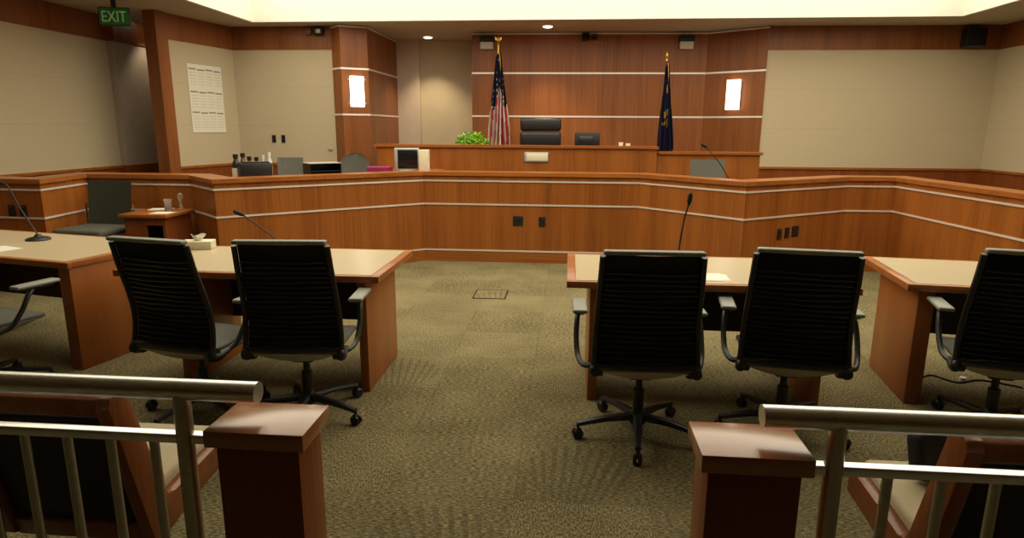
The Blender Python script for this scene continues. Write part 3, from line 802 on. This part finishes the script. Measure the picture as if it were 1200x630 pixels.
# ------------------------------------------------------------------ flags
def flag(label, x, y, z0, ztop, zcl, zb_, w0, w1, lean, us):
    t = thing('flag_on_pole', label, 'flag', (x, y, z0))
    H = ztop-z0
    MB().tube([(0, 0, .03), (lean*.5, 0, H*.5), (lean, 0, H-.12)], .014, n=10).build('pole', M['gold' if us else 'wood_dark'], t)
    MB().lathe([(0, 0), (.14, 0), (.15, .02), (.10, .05), (.03, .07), (0, .07)], n=24).build('pole_base', M['gold'], t)
    f = MB()
    if us:   # eagle with lifted wings on a ball
        f.lathe([(0, -.14), (.022, -.13), (.03, -.11), (.022, -.09), (.012, -.085), (.02, -.06), (.028, -.035), (.02, -.01), (.014, .0), (.012, .01), (0, .012)], c=(lean, 0, H), n=12)
        for sg in (-1, 1):
            f.ext([(lean+sg*.01, -.006, H-.07), (lean+sg*.05, -.006, H-.045), (lean+sg*.055, -.006, H+.0), (lean+sg*.035, -.006, H-.02), (lean+sg*.015, -.006, H-.02)], (0, .012, 0))
    else:
        f.lathe([(0, -.15), (.02, -.14), (.022, -.12), (.012, -.10), (.026, -.07), (.022, -.04), (0, .02)], c=(lean, 0, H), n=12)
    f.build('finial', M['gold'], t)
    zc, zb = zcl-z0, zb_-z0
    nu, nv = 40, 30
    c = MB()
    def P(u, v):
        z = zc+(zb-zc)*v
        w = w0+(w1-w0)*(v**.8); fold = (.012+.045*v)
        lx = lean*(z/H)
        xx = lx+(u-.42)*w+.010*math.sin(v*7+u*9)
        yy = -.02+fold*math.sin(u*2*math.pi*4.5+v*1.2)-.02
        return (xx, yy, z+.05*(u-.4)*(1-v)-.06*v*math.sin(u*math.pi*2.2))
    F = c.grid(P, nu, nv)
    if us:
        mats = [M['canton'], M['red'], M['white_cloth']]
        for k, fc in enumerate(F):
            i, j = k//nv, k % nv; u, v = (i+.5)/nu, (j+.5)/nv
            if v < .44+.10*math.sin(u*9): fc.material_index = 0
            else: fc.material_index = 1+int(u*11+v*1.5) % 2
    else:
        mats = [M['navy'], M['gold_cloth'], M['gold_cloth']]
        for k, fc in enumerate(F):
            i, j = k//nv, k % nv; u, v = (i+.5)/nu, (j+.5)/nv
            torch = (abs(v-.50) < .025 and abs(u-.45) < .16) or (abs(v-.62) < .05 and abs(u-.62) < .06) or (abs(v-.585) < .02 and .2 < u < .5)
            if torch or (u > .93 and (v < .22 or v > .86)): fc.material_index = 1
    bmesh.ops.solidify(c.bm, geom=F, thickness=.006)
    c.build('flag_cloth', mats, t)
    q = MB().tube([(lean+.02, -.03, zc+.02), (lean+.035, -.035, zc-.15), (lean+.03, -.035, zc-.42)], [.012, .009, .012], n=8)
    q.build('gold_cord', M['gold_cloth'], t)
flag('stars and stripes flag hanging on a gold pole beside the black leather chair', -1.20, 10.75, .50, 3.07, 2.80, 1.25, .07, .42, .02, True)
flag('navy flag with gold marks hanging on a dark pole at right of the bench', 1.50, 10.62, .30, 2.82, 2.62, 1.15, .06, .26, -.04, False)

# ------------------------------------------------------------------ wall fittings
def sconce(label, loc, rz):
    t = thing('wall_sconce', label, 'wall lamp', loc, rz, 'lit wall sconces')
    MB().box((0, -.02, 0), (.21, .04, .42), bevel=.004).build('back_plate', M['silver'], t)
    MB().box((0, -.065, 0), (.215, .05, .465), bevel=.006).build('diffuser', M['sconce'], t)
    for z in (-.18, .18):
        MB().tube([(-.135, -.065, z), (.135, -.065, z)], .008, n=8).build('clip', M['chrome'], t)
sconce('lit white wall sconce on the left wooden pier', (-3.41, 10.355, 2.20), math.atan2(.22, .365))
sconce('lit white wall sconce on the right wooden pier', (2.62, 11.005, 2.19), math.atan2(-.6, .8))

def downlight(label, x, y, e, r=.085):
    t = thing('downlight', label, 'ceiling light', (x, y, ZC), 0, 'small round downlights')
    MB().lathe([(r*.86, -.001), (r*1.15, -.001), (r*1.12, -.012), (r*.88, -.012)], n=28).build('trim_ring', M['white_plastic'], t)
    MB().lathe([(0, -.004), (r*.80, -.004), (r*.80, -.022), (r*.55, -.030), (0, -.032)], n=28).build('lens', M['downlight'], t)
    l = bpy.data.lights.new('downlight_beam', 'SPOT'); l.energy = e; l.color = (1, .80, .52); l.spot_size = R(95); l.spot_blend = .7; l.shadow_soft_size = .06
    o = bpy.data.objects.new('downlight_beam', l); COL.objects.link(o); o.location = (0, 0, -.03); o.parent = t
downlight('small round downlight over the alcove left of the wooden wall', -2.52, 11.68, 330)
downlight('small round downlight above the black leather chair', -.39, 10.55, 330)
downlight('small round downlight over the passage beyond the exit sign', -6.38, 9.95, 90)

def emergency(label, loc, rz):
    t = thing('emergency_light', label, 'emergency light', loc, rz, 'emergency lights high on the wooden wall')
    MB().box((0, -.05, .165), (.24, .10, .085), bevel=.012).build('lamp_housing', M['black_plastic'], t)
    MB().box((0, -.045, .065), (.22, .09, .12), bevel=.02, seg=3).build('battery_case', M['white_plastic' ], t)
emergency('white and black emergency light beside the tip of the stars and stripes flag', (-1.42, 11.21, 2.92), R(1.5))
emergency('dim emergency light above and right of the navy flag', (1.85, 11.30, 2.92), R(1.5))
t = thing('wall_speaker', 'larger black wall speaker above the leather chair', 'speaker', (.21, 11.265, 3.07), R(1.5))
MB().box((0, -.045, .05), (.125, .09, .11), bevel=.008).build('speaker_case', M['black_plastic'], t)
MB().box((0, -.092, .05), (.105, .006, .09), bevel=.002).build('grille', M['black_mesh'], t)
t = thing('wall_camera', 'smaller black camera beside the speaker above the chair', 'camera', (.36, 11.27, 3.07), R(1.5))
MB().box((0, -.04, .05), (.08, .08, .09), bevel=.008).build('camera_case', M['black_plastic'], t)
MB().lathe([(0, 0), (.025, 0), (.022, .015), (0, .012)], c=(0, -.08, .05), n=14, rot=Matrix.Rotation(R(90), 3, 'X')).build('camera_lens', M['screen'], t)
t = thing('wall_speaker', 'black wall speaker on the wood band in the right corner', 'speaker', (5.97, 10.79, 2.87), R(.6))
MB().box((0, -.08, .14), (.29, .16, .27), bevel=.01).build('speaker_case', M['black_plastic'], t)
MB().box((0, -.164, .14), (.26, .008, .24), bevel=.003).build('grille', M['black_mesh'], t)
t = thing('wall_camera', 'small camera on the wood band by the left wooden pier', 'camera', (-3.98, 10.42, 3.06))
MB().box((0, -.05, .055), (.14, .10, .11), bevel=.01).build('camera_case', M['black_plastic'], t)
MB().box((.01, -.103, .055), (.07, .01, .06), bevel=.003).build('camera_lens', M['silver'], t)
o = MB().box((0, -.03, .05), (.09, .06, .10), bevel=.008).build('wall_sensor', M['terracotta']); o.location = (-4.15, 10.42, 3.07)
tag(o, 'small brown sensor left of the camera on the wood band', 'sensor')

def outlet(label, loc, rz, w=.065, h=.12, group=None):
    t = thing('wall_outlet', label, 'outlet', loc, rz, group)
    MB().box((0, -.004, 0), (w, .008, h), bevel=.002).build('cover_plate', M['black_plastic'], t)
    q = MB()
    for z in (-.025, .025): q.box((0, -.009, z), (w*.5, .004, .03), bevel=.001)
    q.build('socket', M['black_gloss'], t)
outlet('left of two black outlets on the beige wall above the letter tray', (-4.86, 10.438, 1.455), 0)
outlet('right of two black outlets on the beige wall above the letter tray', (-4.70, 10.438, 1.455), 0)
o = MB().box((0, -.01, 0), (.075, .02, .045), bevel=.004).build('thermostat', M['silver']); o.location = (-3.91, 10.438, 1.30)
tag(o, 'small grey thermostat low on the beige wall by the left pier', 'thermostat')
outlet('wide black outlet plate on the middle face of the counter', (-.62, 7.90, .527), 0, w=.125)
outlet('narrow black outlet plate right of the wide one on the counter', (-.323, 7.90, .522), 0, w=.08)
ra = math.atan2(.96, 1.40)
outlet('leftmost of three black outlets on the right partition', (2.307, 7.216, .532), ra, w=.07)
outlet('middle of three black outlets on the right partition', (2.411, 7.288, .537), ra, w=.072)
outlet('rightmost and widest of three black outlets on the right partition', (2.522, 7.364, .545), ra, w=.11)
la = math.atan2(-.09, 1.40)
outlet('left of two black outlets on the dark left partition', (-5.66, 6.081, .80), la, w=.085)
outlet('right of two black outlets on the dark left partition', (-5.53, 6.073, .80), la, w=.085)

# wall planner: a sheet with three rows of printed months
wa = math.atan2(1.42, .285)
t = thing('wall_planner', 'white year planner sheet with printed rows on the left beige wall', 'calendar', (-5.578, 9.78, 1.555), wa)
MB().box((0, -.003, .50), (.71, .004, 1.0)).build('sheet', M['paper'], t, smooth=False)
q = MB(); q2 = MB()
for r_, z in enumerate((.93, .60, .30)):
    for k in range(4):
        q.box((-.255+k*.17, -.0055, z-.008*(k % 2)), (.145, .002, .022))
        if r_ < 3:
            for g_ in range(5):
                q2.box((-.255+k*.17, -.0055, z-.055-g_*.042), (.135, .002, .012))
q.build('printed_headings', M['ink'], t, smooth=False)
q2.build('printed_lines', M['ink_pale'], t, smooth=False)

# exit sign hanging from the ceiling
t = thing('exit_sign', 'green exit sign hanging from the ceiling near the left wall', 'sign', (-5.66, 8.0, 2.86), R(12))
MB().box((0, 0, .11), (.36, .05, .215), bevel=.006).build('sign_case', M['black_plastic'], t)
MB().box((0, -.0265, .11), (.335, .006, .19)).build('sign_face', M['green_sign'], t, smooth=False)
MB().box((0, 0, .28), (.05, .04, .13), bevel=.003).build('mount', M['black_plastic'], t)
fc = bpy.data.curves.new('lettering', 'FONT'); fc.body = 'EXIT'; fc.size = .185; fc.align_x = 'CENTER'; fc.extrude = .002
fc.materials.append(M['sign_letter'])
fo = bpy.data.objects.new('lettering_outline', fc); COL.objects.link(fo)
bpy.context.view_layer.update()
me = bpy.data.meshes.new_from_object(fo.evaluated_get(bpy.context.evaluated_depsgraph_get()))
bpy.data.objects.remove(fo)
me.name = 'lettering'
fo = bpy.data.objects.new('lettering', me); COL.objects.link(fo); fo.parent = t
fo.location = (0, -.0315, .045); fo.rotation_euler = (R(90), 0, 0); fo.scale = (.78, 1, 1)

# floor box, cable and adaptor
t = thing('floor_box', 'flush square lid of a floor box in the carpet between the tables', 'floor box', (-.765, 6.29, 0))
q = MB(); q.b2(-.165, .165, -.175, -.163, 0, .006); q.b2(-.165, .165, .163, .175, 0, .006); q.b2(-.165, -.153, -.163, .163, 0, .006); q.b2(.153, .165, -.163, .163, 0, .006)
q.build('lid_rim', M['black_plastic'], t, smooth=False)
MB().b2(-.152, .152, -.162, .162, 0, .005).build('lid', M['carpet'], t, smooth=False)
tag(MB().tube([(2.25, 4.55, .006), (2.40, 4.38, .006), (2.52, 4.42, .006), (2.62, 4.30, .006), (2.80, 4.36, .006), (3.0, 4.25, .006)], .006, n=6, smooth=5)
    .build('power_cable', M['black_plastic']), 'thin black cable on the carpet under the angled right table', 'cable')
o = MB().lathe([(0, 0), (.022, 0), (.02, .02), (0, .024)], n=12).build('cable_plug', M['white_plastic']); o.location = (2.69, 4.36, 0)
tag(o, 'small white plug on the carpet under the angled right table', 'plug')

# ------------------------------------------------------------------ world, camera, view
wd = bpy.data.worlds.new('world'); S.world = wd; wd.use_nodes = True
wd.node_tree.nodes['Background'].inputs[0].default_value = (1, .85, .6, 1); wd.node_tree.nodes['Background'].inputs[1].default_value = .0

pi_, ya, ro_ = R(12.33), R(5.0), R(.34)
B = Matrix(((1, 0, 0), (0, 0, -1), (0, 1, 0)))
Yw = Matrix(((math.cos(ya), math.sin(ya), 0), (-math.sin(ya), math.cos(ya), 0), (0, 0, 1)))
P_ = Matrix(((1, 0, 0), (0, math.cos(pi_), -math.sin(pi_)), (0, math.sin(pi_), math.cos(pi_))))
Ro = Matrix(((math.cos(ro_), -math.sin(ro_), 0), (math.sin(ro_), math.cos(ro_), 0), (0, 0, 1)))
RR = Ro @ P_ @ B @ Yw            # world -> (right, down, forward)
cam = bpy.data.cameras.new('camera'); co = bpy.data.objects.new('camera', cam); COL.objects.link(co)
rot = Matrix((RR[0], -RR[1], -RR[2])).transposed()
co.matrix_world = Matrix.Translation((0, 0, 1.65)) @ rot.to_4x4()
cam.sensor_width = 36; cam.lens = 755/1200*36; cam.clip_start = .05
S.camera = co
S.view_settings.view_transform = 'Standard'; S.view_settings.look = 'None'; S.view_settings.gamma = 1
S.view_settings.use_curve_mapping = False
S.view_settings.exposure = -1.0
